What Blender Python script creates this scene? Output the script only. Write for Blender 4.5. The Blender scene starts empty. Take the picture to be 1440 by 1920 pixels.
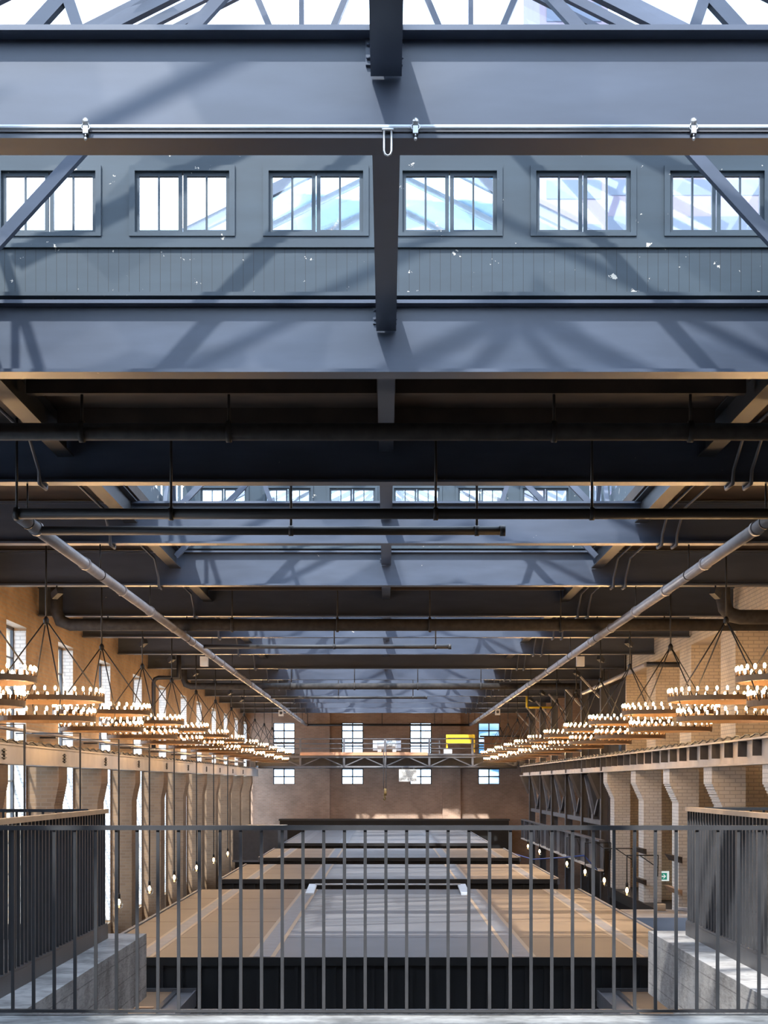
import bpy, math, random
from mathutils import Vector, Matrix
random.seed(7)
S = bpy.context.scene
COL = S.collection
# ------------------------------------------------------------------ camera
F = 3200.0                      # focal length in pixels of the 1440x1920 frame
cd = bpy.data.cameras.new('camera'); cam = bpy.data.objects.new('camera', cd); COL.objects.link(cam)
cd.sensor_fit = 'AUTO'; cd.sensor_width = 36.0; cd.lens = 36.0 * F / 1920.0
cd.shift_x = -4.0 / 1920.0; cd.shift_y = (1467.5 - 960.0) / 1920.0
cd.clip_start = 0.1; cd.clip_end = 500
cam.location = (0, 0, 0); cam.rotation_euler = (math.pi / 2, 0, 0)
S.camera = cam
# ------------------------------------------------------------------ colour management, sky, sun
S.view_settings.view_transform = 'Standard'; S.view_settings.look = 'None'
S.view_settings.gamma = 1.0; S.view_settings.use_curve_mapping = False
S.view_settings.exposure = 0.0
SKY_WHITE, SKY_BLUE, SKY_CLEAR = (5.4, 5.9, 7.0), (3.5, 5.0, 6.9), (0.22, 0.62, 1.15)
SUN_POWER, SUN_DIR = 10.0, (0.22, 0.66, -0.70)
BULB_POWER, PENDANT_POWER = 108.0, 30.0
w = bpy.data.worlds.new('sky'); S.world = w; w.use_nodes = True
nt = w.node_tree; bg = nt.nodes['Background']
tc = nt.nodes.new('ShaderNodeTexCoord'); nz = nt.nodes.new('ShaderNodeTexNoise')
nz.inputs['Scale'].default_value = 2.2; nz.inputs['Detail'].default_value = 5
rp = nt.nodes.new('ShaderNodeValToRGB')
rp.color_ramp.elements[0].position = 0.40; rp.color_ramp.elements[0].color = (*SKY_BLUE, 1)
rp.color_ramp.elements[1].position = 0.56; rp.color_ramp.elements[1].color = (*SKY_WHITE, 1)
nt.links.new(tc.outputs['Generated'], nz.inputs['Vector']); nt.links.new(nz.outputs['Fac'], rp.inputs['Fac'])
def sky_hole(src, d, c0, c1, thr):          # a patch of clear blue between the clouds
    vn = nt.nodes.new('ShaderNodeVectorMath'); vn.operation = 'DOT_PRODUCT'; vn.inputs[1].default_value = Vector(d).normalized()
    nt.links.new(tc.outputs['Generated'], vn.inputs[0])
    mr = nt.nodes.new('ShaderNodeMapRange'); mr.inputs['From Min'].default_value = math.cos(math.radians(c1)); mr.inputs['From Max'].default_value = math.cos(math.radians(c0))
    nt.links.new(vn.outputs['Value'], mr.inputs['Value'])
    mp = nt.nodes.new('ShaderNodeMapping'); mp.inputs['Rotation'].default_value = (0, 0.6, 0); mp.inputs['Scale'].default_value = (14, 14, 60)
    n2 = nt.nodes.new('ShaderNodeTexNoise'); n2.inputs['Scale'].default_value = 1.0; n2.inputs['Detail'].default_value = 4
    nt.links.new(tc.outputs['Generated'], mp.inputs['Vector']); nt.links.new(mp.outputs[0], n2.inputs['Vector'])
    r2 = nt.nodes.new('ShaderNodeMapRange'); r2.inputs['From Min'].default_value = thr + 0.05; r2.inputs['From Max'].default_value = thr - 0.05
    nt.links.new(n2.outputs['Fac'], r2.inputs['Value'])
    mu = nt.nodes.new('ShaderNodeMath'); mu.operation = 'MULTIPLY'; nt.links.new(mr.outputs[0], mu.inputs[0]); nt.links.new(r2.outputs[0], mu.inputs[1])
    mx = nt.nodes.new('ShaderNodeMix'); mx.data_type = 'RGBA'; nt.links.new(mu.outputs[0], mx.inputs[0]); nt.links.new(src, mx.inputs[6]); mx.inputs[7].default_value = (*SKY_CLEAR, 1)
    return mx.outputs[2]
so = sky_hole(rp.outputs['Color'], (0.03, 1.0, 0.335), 4.0, 6.5, 0.56)
so = sky_hole(so, (0.058, 1.0, 0.012), 1.0, 2.0, 0.55)
nt.links.new(so, bg.inputs['Color']); bg.inputs['Strength'].default_value = 1.0
sd = bpy.data.lights.new('sun', 'SUN'); sun = bpy.data.objects.new('sun', sd); COL.objects.link(sun)
sd.energy = SUN_POWER; sd.angle = math.radians(1.0); sd.color = (1.0, 0.96, 0.9)
sun.rotation_euler = Vector(SUN_DIR).to_track_quat('-Z', 'Y').to_euler(); sun.location = (-5, -10, 30)
S.cycles.max_bounces = 8; S.cycles.transparent_max_bounces = 16
S.cycles.sample_clamp_indirect = 4.0

# ------------------------------------------------------------------ materials
MATS = {}
def pbr(name, col, rough=0.6, metal=0.0, noise=0.0, nscale=3.0, spec=0.5):
    m = bpy.data.materials.new(name); m.use_nodes = True; t = m.node_tree; b = t.nodes['Principled BSDF']
    b.inputs['Base Color'].default_value = (*col, 1); b.inputs['Roughness'].default_value = rough
    b.inputs['Metallic'].default_value = metal; b.inputs['Specular IOR Level'].default_value = spec
    if noise > 0:
        g = t.nodes.new('ShaderNodeNewGeometry'); n = t.nodes.new('ShaderNodeTexNoise')
        n.inputs['Scale'].default_value = nscale; n.inputs['Detail'].default_value = 6
        r = t.nodes.new('ShaderNodeValToRGB')
        r.color_ramp.elements[0].position = 0.3; r.color_ramp.elements[1].position = 0.7
        r.color_ramp.elements[0].color = (*[c * (1 - noise) for c in col], 1)
        r.color_ramp.elements[1].color = (*[min(1, c * (1 + noise)) for c in col], 1)
        t.links.new(g.outputs['Position'], n.inputs['Vector']); t.links.new(n.outputs['Fac'], r.inputs['Fac'])
        t.links.new(r.outputs['Color'], b.inputs['Base Color'])
    MATS[name] = m; return m
def node(t, kind, **kw):
    n = t.nodes.new(kind)
    for k, v in kw.items(): setattr(n, k, v)
    return n
def mth(t, op, a, b=None):
    n = node(t, 'ShaderNodeMath', operation=op)
    for i, v in enumerate((a, b)):
        if v is None: continue
        if isinstance(v, (int, float)): n.inputs[i].default_value = v
        else: t.links.new(v, n.inputs[i])
    return n.outputs[0]
def brick(name, c1, c2, mortar, bw=0.215, rh=0.076, ms=0.010, stain=0.25):
    m = pbr(name, c1, 0.8); t = m.node_tree; b = t.nodes['Principled BSDF']
    g = node(t, 'ShaderNodeNewGeometry'); s = node(t, 'ShaderNodeSeparateXYZ'); c = node(t, 'ShaderNodeCombineXYZ')
    t.links.new(g.outputs['Position'], s.inputs[0])
    t.links.new(mth(t, 'ADD', s.outputs['X'], s.outputs['Y']), c.inputs['X']); t.links.new(s.outputs['Z'], c.inputs['Y'])
    k = node(t, 'ShaderNodeTexBrick'); k.inputs['Scale'].default_value = 1.0
    k.inputs['Brick Width'].default_value = bw; k.inputs['Row Height'].default_value = rh; k.inputs['Mortar Size'].default_value = ms
    k.inputs['Color1'].default_value = (*c1, 1); k.inputs['Color2'].default_value = (*c2, 1); k.inputs['Mortar'].default_value = (*mortar, 1)
    t.links.new(c.outputs[0], k.inputs['Vector'])
    n = node(t, 'ShaderNodeTexNoise'); n.inputs['Scale'].default_value = 1.3; n.inputs['Detail'].default_value = 6
    t.links.new(g.outputs['Position'], n.inputs['Vector'])
    r = node(t, 'ShaderNodeValToRGB'); r.color_ramp.elements[0].position = 0.3; r.color_ramp.elements[1].position = 0.65
    r.color_ramp.elements[0].color = (1 - stain,) * 3 + (1,); r.color_ramp.elements[1].color = (1, 1, 1, 1)
    t.links.new(n.outputs['Fac'], r.inputs['Fac'])
    mx = node(t, 'ShaderNodeMix', data_type='RGBA', blend_type='MULTIPLY'); mx.inputs[0].default_value = 1.0
    t.links.new(k.outputs['Color'], mx.inputs[6]); t.links.new(r.outputs['Color'], mx.inputs[7])
    t.links.new(mx.outputs[2], b.inputs['Base Color'])
    bp = node(t, 'ShaderNodeBump'); bp.inputs['Strength'].default_value = 0.5; bp.inputs['Distance'].default_value = 0.008; bp.invert = True
    t.links.new(k.outputs['Fac'], bp.inputs['Height']); t.links.new(bp.outputs['Normal'], b.inputs['Normal'])
    return m
def chipped(name, col, groove=None, chip=0.70, rough=0.42):
    """painted timber or steel with cream paint chips; groove = board width along x"""
    m = pbr(name, col, rough); t = m.node_tree; b = t.nodes['Principled BSDF']
    g = node(t, 'ShaderNodeNewGeometry'); n = node(t, 'ShaderNodeTexNoise'); n.inputs['Scale'].default_value = 8.0; n.inputs['Detail'].default_value = 9; n.inputs['Roughness'].default_value = 0.65
    t.links.new(g.outputs['Position'], n.inputs['Vector'])
    mp = node(t, 'ShaderNodeMapping'); mp.inputs['Scale'].default_value = (0.9, 0.9, 4.0); t.links.new(g.outputs['Position'], mp.inputs['Vector'])
    n2 = node(t, 'ShaderNodeTexNoise'); n2.inputs['Scale'].default_value = 1.6; n2.inputs['Detail'].default_value = 4
    t.links.new(mp.outputs[0], n2.inputs['Vector'])
    r2 = node(t, 'ShaderNodeValToRGB'); r2.color_ramp.elements[0].position = 0.35; r2.color_ramp.elements[1].position = 0.7
    r2.color_ramp.elements[0].color = (*[c * 0.88 for c in col], 1); r2.color_ramp.elements[1].color = (*[c * 1.12 for c in col], 1)
    t.links.new(n2.outputs['Fac'], r2.inputs['Fac'])
    base = r2.outputs['Color']
    if groove:
        s = node(t, 'ShaderNodeSeparateXYZ'); t.links.new(g.outputs['Position'], s.inputs[0])
        fr = mth(t, 'FRACT', mth(t, 'DIVIDE', mth(t, 'ADD', s.outputs['X'], 50.0), groove)); gr = mth(t, 'LESS_THAN', fr, 0.05)
        mg = node(t, 'ShaderNodeMix', data_type='RGBA'); t.links.new(gr, mg.inputs[0]); t.links.new(base, mg.inputs[6])
        mg.inputs[7].default_value = (*[c * 0.25 for c in col], 1); base = mg.outputs[2]
    ck = mth(t, 'GREATER_THAN', n.outputs['Fac'], chip)
    mc = node(t, 'ShaderNodeMix', data_type='RGBA'); t.links.new(ck, mc.inputs[0]); t.links.new(base, mc.inputs[6])
    mc.inputs[7].default_value = (0.62, 0.56, 0.46, 1); t.links.new(mc.outputs[2], b.inputs['Base Color'])
    return m
def glow(name, col, power):
    m = bpy.data.materials.new(name); m.use_nodes = True; t = m.node_tree; t.nodes.clear()
    e = t.nodes.new('ShaderNodeEmission'); e.inputs['Color'].default_value = (*col, 1); e.inputs['Strength'].default_value = power
    o = t.nodes.new('ShaderNodeOutputMaterial'); t.links.new(e.outputs[0], o.inputs['Surface'])
    MATS[name] = m; return m
def glass(name, tint=(0.93, 0.96, 0.97), refl=0.12):
    m = bpy.data.materials.new(name); m.use_nodes = True; t = m.node_tree; t.nodes.clear()
    tr = t.nodes.new('ShaderNodeBsdfTransparent'); tr.inputs['Color'].default_value = (*tint, 1)
    gl = t.nodes.new('ShaderNodeBsdfGlossy'); gl.inputs['Roughness'].default_value = 0.03
    mx = t.nodes.new('ShaderNodeMixShader'); mx.inputs['Fac'].default_value = refl
    o = t.nodes.new('ShaderNodeOutputMaterial')
    t.links.new(tr.outputs[0], mx.inputs[1]); t.links.new(gl.outputs[0], mx.inputs[2]); t.links.new(mx.outputs[0], o.inputs['Surface'])
    MATS[name] = m; return m

STEEL = chipped('blue_grey_steel_paint', (0.056, 0.069, 0.099), chip=0.72, rough=0.36)
EDGEP = pbr('black_steel_paint', (0.022, 0.023, 0.026), 0.5, 0, 0.15, 4)
FRAMEP = chipped('blue_grey_timber_paint', (0.030, 0.045, 0.058), chip=0.672)
BOARDP = chipped('blue_grey_board_paint', (0.030, 0.045, 0.058), groove=0.0835, chip=0.652)
DARKSTEEL = pbr('dark_steel', (0.042, 0.042, 0.046), 0.42, 0.0, 0.15, 8)
GREYSTEEL = pbr('grey_painted_steel', (0.09, 0.09, 0.10), 0.5, 0.0, 0.15, 3)
RUNWAY = pbr('pale_runway_paint', (0.50, 0.45, 0.40), 0.55, 0.0, 0.12, 2)
DECK = pbr('dark_timber_deck', (0.038, 0.024, 0.016), 0.75, 0.0, 0.4, 2.5)
PIPE = pbr('grey_pipe_paint', (0.30, 0.28, 0.28), 0.4, 0.0, 0.12, 4)
BLACKPIPE = pbr('black_pipe_paint', (0.022, 0.02, 0.02), 0.5)
LAGGING = pbr('pipe_lagging', (0.035, 0.031, 0.029), 0.75, 0.0, 0.35, 9)
BRONZE = pbr('aged_bronze', (0.17, 0.10, 0.05), 0.5, 0.5)
SLEEVE = pbr('candle_sleeve_paint', (0.12, 0.075, 0.04), 0.5)
BLACK = pbr('black_metal', (0.010, 0.010, 0.011), 0.5)
BLACKSLAT = pbr('black_slats', (0.012, 0.012, 0.014), 0.6)
ROOFP = pbr('stall_roof_board', (0.125, 0.122, 0.128), 0.5, 0.0, 0.06, 1.2, 0.2)
ROOFT = pbr('stall_roof_tan_board', (0.195, 0.125, 0.075), 0.55, 0.0, 0.06, 1.2, 0.2)
TAPE = pbr('grey_roof_tape', (0.12, 0.12, 0.13), 0.5, 0.0, 0.2, 6)
TAPET = pbr('tan_roof_tape', (0.29, 0.20, 0.125), 0.55)
WOOD = pbr('tan_wood', (0.44, 0.27, 0.16), 0.4, 0.0, 0.15, 6)
WHITE = pbr('white_plastic', (0.72, 0.70, 0.66), 0.5)
YELLOW = pbr('yellow_crane_paint', (0.85, 0.58, 0.03), 0.5)
GALV = pbr('galvanised_steel', (0.56, 0.61, 0.66), 0.5, 0.0, 0.1, 6)
CHROME = pbr('bright_zinc', (0.50, 0.51, 0.52), 0.3, 0.8)
ORANGE = pbr('orange_brown_plank', (0.52, 0.27, 0.15), 0.6, 0, 0.1, 4)
RUST = pbr('rusty_hook_steel', (0.16, 0.10, 0.03), 0.7, 0, 0.3, 10)
GREEN = glow('exit_green', (0.03, 0.32, 0.22), 0.7)
LITWHITE = glow('exit_sign_lit_white', (0.9, 1.0, 0.97), 0.75)
SIGNW = pbr('sign_cream', (0.80, 0.76, 0.68), 0.6)
INK = pbr('sign_ink', (0.18, 0.17, 0.15), 0.7)
BLUECORD = pbr('blue_cable', (0.04, 0.09, 0.35), 0.5)
EXTB = pbr('mauve_building_panels', (0.15, 0.13, 0.17), 0.6, 0, 0.1, 0.5)
EXTD = pbr('dark_building_glass', (0.08, 0.10, 0.14), 0.2)
BRL = brick('tan_orange_brick', (0.52, 0.345, 0.20), (0.44, 0.28, 0.16), (0.42, 0.34, 0.25))
BRR = brick('cream_brick', (0.74, 0.63, 0.48), (0.68, 0.57, 0.43), (0.50, 0.42, 0.33))
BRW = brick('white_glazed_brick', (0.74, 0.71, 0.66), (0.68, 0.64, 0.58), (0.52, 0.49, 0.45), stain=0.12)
BRP = brick('brown_pilaster_brick', (0.21, 0.125, 0.066), (0.17, 0.10, 0.052), (0.20, 0.13, 0.08))
BRE = brick('brown_end_brick', (0.56, 0.37, 0.27), (0.46, 0.30, 0.215), (0.52, 0.40, 0.32))
GLASS = glass('window_glass')
ROOFGLASS = glass('roof_glass', (0.90, 0.94, 0.96), 0.08)
t_ = ROOFGLASS.node_tree; g_ = node(t_, 'ShaderNodeNewGeometry'); v_ = node(t_, 'ShaderNodeTexVoronoi'); v_.inputs['Scale'].default_value = 1.0
m_ = node(t_, 'ShaderNodeMapping'); m_.inputs['Scale'].default_value = (0.9, 1.6, 0.4); m_.inputs['Rotation'].default_value = (0, 0, 0.5)
t_.links.new(g_.outputs['Position'], m_.inputs['Vector']); t_.links.new(m_.outputs[0], v_.inputs['Vector'])
r_ = node(t_, 'ShaderNodeValToRGB'); r_.color_ramp.elements[0].position = 0.25; r_.color_ramp.elements[1].position = 0.75
r_.color_ramp.elements[0].color = (0.50, 0.54, 0.58, 1); r_.color_ramp.elements[1].color = (0.93, 0.96, 0.98, 1)  # uneven tint added to the panes to make the light below patchy
t_.links.new(v_.outputs['Color'], r_.inputs['Fac'])
t_.links.new(r_.outputs['Color'], [q for q in t_.nodes if q.type == 'BSDF_TRANSPARENT'][0].inputs['Color'])
DIMGLASS = ROOFGLASS.copy(); DIMGLASS.name = 'dimmed_roof_glass'  # darker tint added to weaken the daylight on the second girder
q_ = [q for q in DIMGLASS.node_tree.nodes if q.type == 'VALTORGB'][0]
q_.color_ramp.elements[0].color = (0.30, 0.33, 0.36, 1); q_.color_ramp.elements[1].color = (0.74, 0.78, 0.82, 1)
BULBM = glow('warm_bulb_filament', (1.0, 0.60, 0.27), BULB_POWER)
PENDM = glow('pendant_filament', (1.0, 0.62, 0.30), PENDANT_POWER)
BULBGLASS = glass('bulb_glass', (0.97, 0.95, 0.9), 0.08)

def concrete(name, col, boards=True):
    m = pbr(name, col, 0.75); t = m.node_tree; b = t.nodes['Principled BSDF']
    g = node(t, 'ShaderNodeNewGeometry')
    n = node(t, 'ShaderNodeTexNoise'); n.inputs['Scale'].default_value = 2.4; n.inputs['Detail'].default_value = 9
    t.links.new(g.outputs['Position'], n.inputs['Vector'])
    mp = node(t, 'ShaderNodeMapping'); mp.inputs['Scale'].default_value = (2.5, 2.5, 14.0); t.links.new(g.outputs['Position'], mp.inputs['Vector'])
    n2 = node(t, 'ShaderNodeTexNoise'); n2.inputs['Scale'].default_value = 3.0; n2.inputs['Detail'].default_value = 5; n2.inputs['Distortion'].default_value = 1.5
    t.links.new(mp.outputs[0], n2.inputs['Vector'])
    f = mth(t, 'ADD', mth(t, 'MULTIPLY', n.outputs['Fac'], 0.65), mth(t, 'MULTIPLY', n2.outputs['Fac'], 0.35))
    if boards:
        s = node(t, 'ShaderNodeSeparateXYZ'); t.links.new(g.outputs['Position'], s.inputs[0])
        ln = mth(t, 'LESS_THAN', mth(t, 'FRACT', mth(t, 'DIVIDE', mth(t, 'ADD', s.outputs['Z'], 10.02), 0.18)), 0.05)
        f = mth(t, 'SUBTRACT', f, mth(t, 'MULTIPLY', ln, 0.12))
    r = node(t, 'ShaderNodeValToRGB'); r.color_ramp.elements[0].position = 0.36; r.color_ramp.elements[1].position = 0.60
    r.color_ramp.elements[0].color = (*[c * 0.45 for c in col], 1); r.color_ramp.elements[1].color = (*[min(1, c * 1.35) for c in col], 1)
    t.links.new(f, r.inputs['Fac']); t.links.new(r.outputs['Color'], b.inputs['Base Color'])
    return m
CONC = concrete('board_formed_concrete', (0.33, 0.31, 0.295))
CONCF = concrete('floor_concrete', (0.29, 0.285, 0.275), False)
DARKFLOOR = pbr('dark_hall_floor', (0.06, 0.055, 0.05), 0.6, 0, 0.2, 2)
DARKWALL = pbr('dark_wall', (0.03, 0.026, 0.024), 0.8, 0, 0.2, 2)  # plain dark brown with random tone

# ------------------------------------------------------------------ mesh helpers
ORG = {}
class MB:
    def __init__(s): s.v = []; s.f = []; s.sm = []
    def add(s, vs, fs, smooth=False):
        b = len(s.v); s.v += [tuple(v) for v in vs]
        for f in fs: s.f.append([b + i for i in f]); s.sm.append(smooth)
        return s
    def box(s, x0, x1, y0, y1, z0, z1):
        x0, x1 = min(x0, x1), max(x0, x1)
        return s.add([(x0,y0,z0),(x1,y0,z0),(x1,y1,z0),(x0,y1,z0),(x0,y0,z1),(x1,y0,z1),(x1,y1,z1),(x0,y1,z1)],
                     [(3,2,1,0),(4,5,6,7),(0,1,5,4),(1,2,6,5),(2,3,7,6),(3,0,4,7)])
    def bar(s, p, q, w, d):
        p, q = Vector(p), Vector(q); t = (q - p).normalized()
        up = Vector((0,0,1)) if abs(t.z) < 0.9 else Vector((0,1,0))
        a = t.cross(up).normalized() * w / 2; b = a.cross(t).normalized() * d / 2
        vs = [p-a-b, p+a-b, p+a+b, p-a+b, q-a-b, q+a-b, q+a+b, q-a+b]
        return s.add(vs, [(0,1,2,3),(7,6,5,4),(0,4,5,1),(1,5,6,2),(2,6,7,3),(3,7,4,0)])
    def tube(s, pts, r, n=10, closed=False):
        pts = [Vector(p) for p in pts]; m = len(pts); vs = []; ref = None
        for i, p in enumerate(pts):
            if closed: t = (pts[(i+1) % m] - pts[i-1])
            else: t = pts[min(i+1, m-1)] - pts[max(i-1, 0)]
            t.normalize()
            if ref is None: ref = Vector((0,0,1)) if abs(t.z) < 0.9 else Vector((1,0,0))
            a = (ref - t * ref.dot(t)).normalized(); b = t.cross(a); ref = a
            k = 1.0
            if 0 < i < m-1 and not closed:
                c = (pts[i]-pts[i-1]).normalized().dot((pts[i+1]-pts[i]).normalized()); k = 1/ max(0.5, math.sqrt((1+c)/2))
            for j in range(n):
                an = 2*math.pi*j/n; vs.append(p + (a*math.cos(an) + b*math.sin(an)) * r * k)
        fs = []
        for i in range(m if closed else m-1):
            for j in range(n):
                i2 = (i+1) % m
                fs.append((i*n+j, i*n+(j+1)%n, i2*n+(j+1)%n, i2*n+j))
        s.add(vs, fs, True)
        if not closed:
            b = len(s.v) - len(vs)
            s.f.append([b+j for j in range(n)][::-1]); s.sm.append(False)
            s.f.append([b+(m-1)*n+j for j in range(n)]); s.sm.append(False)
        return s
    def lathe(s, c, prof, n=12):
        vs = []; fs = []; m = len(prof)
        for (r, z) in prof:
            for j in range(n):
                a = 2*math.pi*j/n; vs.append((c[0]+r*math.cos(a), c[1]+r*math.sin(a), c[2]+z))
        for i in range(m-1):
            for j in range(n): fs.append((i*n+j, i*n+(j+1)%n, (i+1)*n+(j+1)%n, (i+1)*n+j))
        fs.append(tuple(range(n))[::-1]); fs.append(tuple((m-1)*n+j for j in range(n)))
        return s.add(vs, fs, True)
    def ring(s, c, R, h, t, n=48):
        vs = []; fs = []
        for j in range(n):
            a = 2*math.pi*j/n; ca, sa = math.cos(a), math.sin(a)
            for (r, z) in ((R-t/2,-h/2),(R+t/2,-h/2),(R+t/2,h/2),(R-t/2,h/2)): vs.append((c[0]+r*ca, c[1]+r*sa, c[2]+z))
        for j in range(n):
            for k in range(4): fs.append((j*4+k, ((j+1)%n)*4+k, ((j+1)%n)*4+(k+1)%4, j*4+(k+1)%4))
        return s.add(vs, fs)
    def prism(s, poly, a, b, axis):
        def P(u, v, w): return {'y': (u, w, v), 'x': (w, u, v), 'z': (u, v, w)}[axis]
        n = len(poly)
        vs = [P(u, v, a) for u, v in poly] + [P(u, v, b) for u, v in poly]
        fs = [tuple(range(n))[::-1], tuple(range(n, 2*n))] + [(i, (i+1)%n, n+(i+1)%n, n+i) for i in range(n)]
        return s.add(vs, fs)
    def build(s, name, mat, parent=None, origin=None):
        if parent is not None: o0 = ORG[parent.name]
        elif origin is not None: o0 = Vector(origin)
        else:
            xs, ys, zs = zip(*s.v); o0 = Vector(((min(xs)+max(xs))/2, (min(ys)+max(ys))/2, min(zs)))
        me = bpy.data.meshes.new(name)
        me.from_pydata([Vector(v) - o0 for v in s.v], [], s.f); me.materials.append(mat)
        me.polygons.foreach_set('use_smooth', s.sm)
        import bmesh
        bm = bmesh.new(); bm.from_mesh(me); bmesh.ops.recalc_face_normals(bm, faces=bm.faces[:]); bm.to_mesh(me); bm.free()
        o = bpy.data.objects.new(name, me); COL.objects.link(o)
        ORG[o.name] = o0
        if parent is not None: o.parent = parent
        else: o.location = o0
        return o
def tag(o, label=None, cat=None, group=None, kind=None):
    if label: o['label'] = label
    if cat: o['category'] = cat
    if group: o['group'] = group
    if kind: o['kind'] = kind
    return o
def thing(name, loc, label, cat, group=None):
    o = bpy.data.objects.new(name, None); COL.objects.link(o); o.location = loc; ORG[o.name] = Vector(loc); o.empty_display_size = 0.2
    return tag(o, label, cat, group)
def struct(mb, name, mat, parent=None):
    return tag(mb.build(name, mat, parent), kind='structure')
def copy_tree(o, parent=None, delta=(0, 0, 0)):
    c = o.copy(); COL.objects.link(c); c.parent = parent
    if parent is None: c.location = Vector(o.location) + Vector(delta); ORG[c.name] = ORG[o.name] + Vector(delta)
    for ch in o.children: copy_tree(ch, c)
    return c
def B(*a): return MB().box(*a)
ORD = ['first','second','third','fourth','fifth','sixth','seventh','eighth','ninth','tenth','eleventh','twelfth','thirteenth','fourteenth','fifteenth','sixteenth','seventeenth','eighteenth']

# ------------------------------------------------------------------ the hall's measures
ZB, ZT, ZD = 3.29, 3.87, 3.90                 # girder bottom, girder top, underside of the deck
GY = [8.71, 13.67, 18.67, 23.45, 28.45, 33.7, 38.6, 43.7, 49.2, 54.5, 60.0, 64.8, 70.2, 75.2, 80.4]   # near flange edges
SKY = [(3.7, 0, 1), (None, 2, 4), (None, 5, 7), (None, 9, 11), (None, 12, 14)]
YEND, FLOOR, XW, XR = 85.0, -5.6, 6.9, 6.9
BAYS = [(GY[i], GY[i+1]) for i in range(14)]
XS = 3.4                                       # half width of the roof lights
# floor, mezzanine
struct(B(-7.3, 9.3, 9.2, YEND, FLOOR-0.2, FLOOR), 'floor', DARKFLOOR)
struct(B(-7.3, 8.1, -3, 9.75, -1.72, -1.32), 'floor_mezzanine', CONCF)
struct(B(-6.9, -2.05, 9.75, 14.6, -1.83, -1.29), 'floor_wing_left', CONC)
struct(B(2.28, 6.9, 9.75, 14.85, -1.83, -1.29), 'floor_wing_right', CONC)
struct(B(-7.3, 8.1, -3.3, -3.0, -1.72, 4.3), 'wall_back', BRL)
struct(B(-7.3, 8.1, 9.0, 9.2, FLOOR, -1.72), 'wall_under_mezzanine', DARKWALL)
# ceiling deck with holes for the roof lights
mb = MB(); sy = [(3.7, GY[1]+0.2), (GY[2]+0.12, GY[4]+0.2), (GY[5]+0.12, GY[7]+0.2), (GY[8]+0.12, GY[11]+0.2), (GY[11]+0.25, GY[14]+0.2)]
mb.box(-7.3, -XS, -3, YEND, ZD, ZD+0.15); mb.box(XS, 9.3, -3, YEND, ZD, ZD+0.15)
e = -3.0
for a, b in sy + [(YEND, YEND)]:
    if a > e + 0.01: mb.box(-XS, XS, e, a, ZD, ZD+0.15)
    e = b
struct(mb, 'ceiling', DECK)
# left wall with tall windows
mids = [b - 0.97 - 0.86 for a, b in BAYS if a > 13] + [83.6]
HW, ZW0, ZW1 = 0.86, -3.5, 2.97
mb = MB(); e = -3.0
for m in mids:
    mb.box(-7.3, -XW, e, m-HW, FLOOR, ZD); mb.box(-7.3, -XW, m-HW, m+HW, FLOOR, ZW0); mb.box(-7.3, -XW, m-HW, m+HW, ZW1, ZD); e = m+HW
mb.box(-7.3, -XW, e, YEND+0.3, FLOOR, ZD)
struct(mb, 'wall_left', BRL)
for i, m in enumerate(mids):
    f = MB(); x0, x1 = -7.2, -7.14
    f.box(x0, x1, m-HW, m-HW+0.06, ZW0, ZW1); f.box(x0, x1, m+HW-0.06, m+HW, ZW0, ZW1); f.box(x0, x1, m-0.02, m+0.02, ZW0, ZW1)
    f.box(x0, x1, m-HW, m+HW, ZW0, ZW0+0.06); f.box(x0, x1, m-HW, m+HW, ZW1-0.06, ZW1)
    for k in range(1, 11): z = ZW0 + (ZW1-ZW0)*k/11; f.box(x0+0.01, x1-0.01, m-HW, m+HW, z-0.015, z+0.015)
    o = struct(f, 'window_%d' % (i+1), DARKSTEEL)
    struct(B(-7.13, -6.903, m+HW-0.025, m+HW-0.002, ZW0+0.06, ZW1-0.06), 'lit_reveal', BRW, o)  # white lining added on the far jamb, window daylight put into its colour
    struct(B(-7.175, -7.165, m-HW+0.02, m+HW-0.02, ZW0+0.02, ZW1-0.02), 'pane', GLASS, o)
# left pilasters that carry the crane runway
def pilaster(side, y0, y1, xw, xp, xc, z0, mat, name):
    steps = 9; mb = MB(); zc0, zc1 = -0.42, 0.02
    mb.box(side*xp, side*xw, y0, y1, z0, zc0)
    for k in range(steps):
        a = zc0 + (zc1-zc0)*k/steps; b = zc0 + (zc1-zc0)*(k+1)/steps
        mb.box(side*(xp - (xp-xc)*(k+1)/steps), side*xw, y0, y1, a, b)
    mb.box(side*xc, side*xw, y0, y1, zc1, 0.30)
    return struct(mb, name, mat)
pn = 0
for g in GY[3:]:
    pn += 1; pilaster(-1, g-0.95, g-0.1, XW, 6.37, 6.28, FLOOR, BRP, 'pillar_%d' % pn)
# right wall: cream brick piers with deep blind recesses above a steel lintel, then open steel bays
REND = 49.0
mb = MB(); mb.box(7.9, 8.1, -3, REND, -3.0, ZD)
mb.box(XR, 7.9, -3, 15.0, -3.0, ZD)
for i in range(1, 9):
    a = GY[i]; b = a + 1.5; mb.box(XR, 7.9, a, min(b, REND), -3.0, ZD)
    if i < 8: mb.box(XR, 7.9, b, GY[i+1], 3.12, ZD)
struct(mb, 'wall_right', BRR)
for g in GY[3:9]:
    pn += 1; pilaster(1, g-0.95, g-0.1, XR, 6.45, 6.25, -3.0, BRW, 'pillar_%d' % pn)
struct(B(6.4, 7.9, 15.0, REND, -3.28, -3.0), 'trim_1', BLACK)
mb = MB(); ow = [(54.0, 55.0), (60.6, 61.4), (66.0, 66.8), (71.2, 72.0)]; e = 9.2
for a, b in ow:
    mb.box(9.1, 9.3, e, a, FLOOR, ZD); mb.box(9.1, 9.3, a, b, FLOOR, 0.4); mb.box(9.1, 9.3, a, b, 2.2, ZD); e = b
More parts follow.
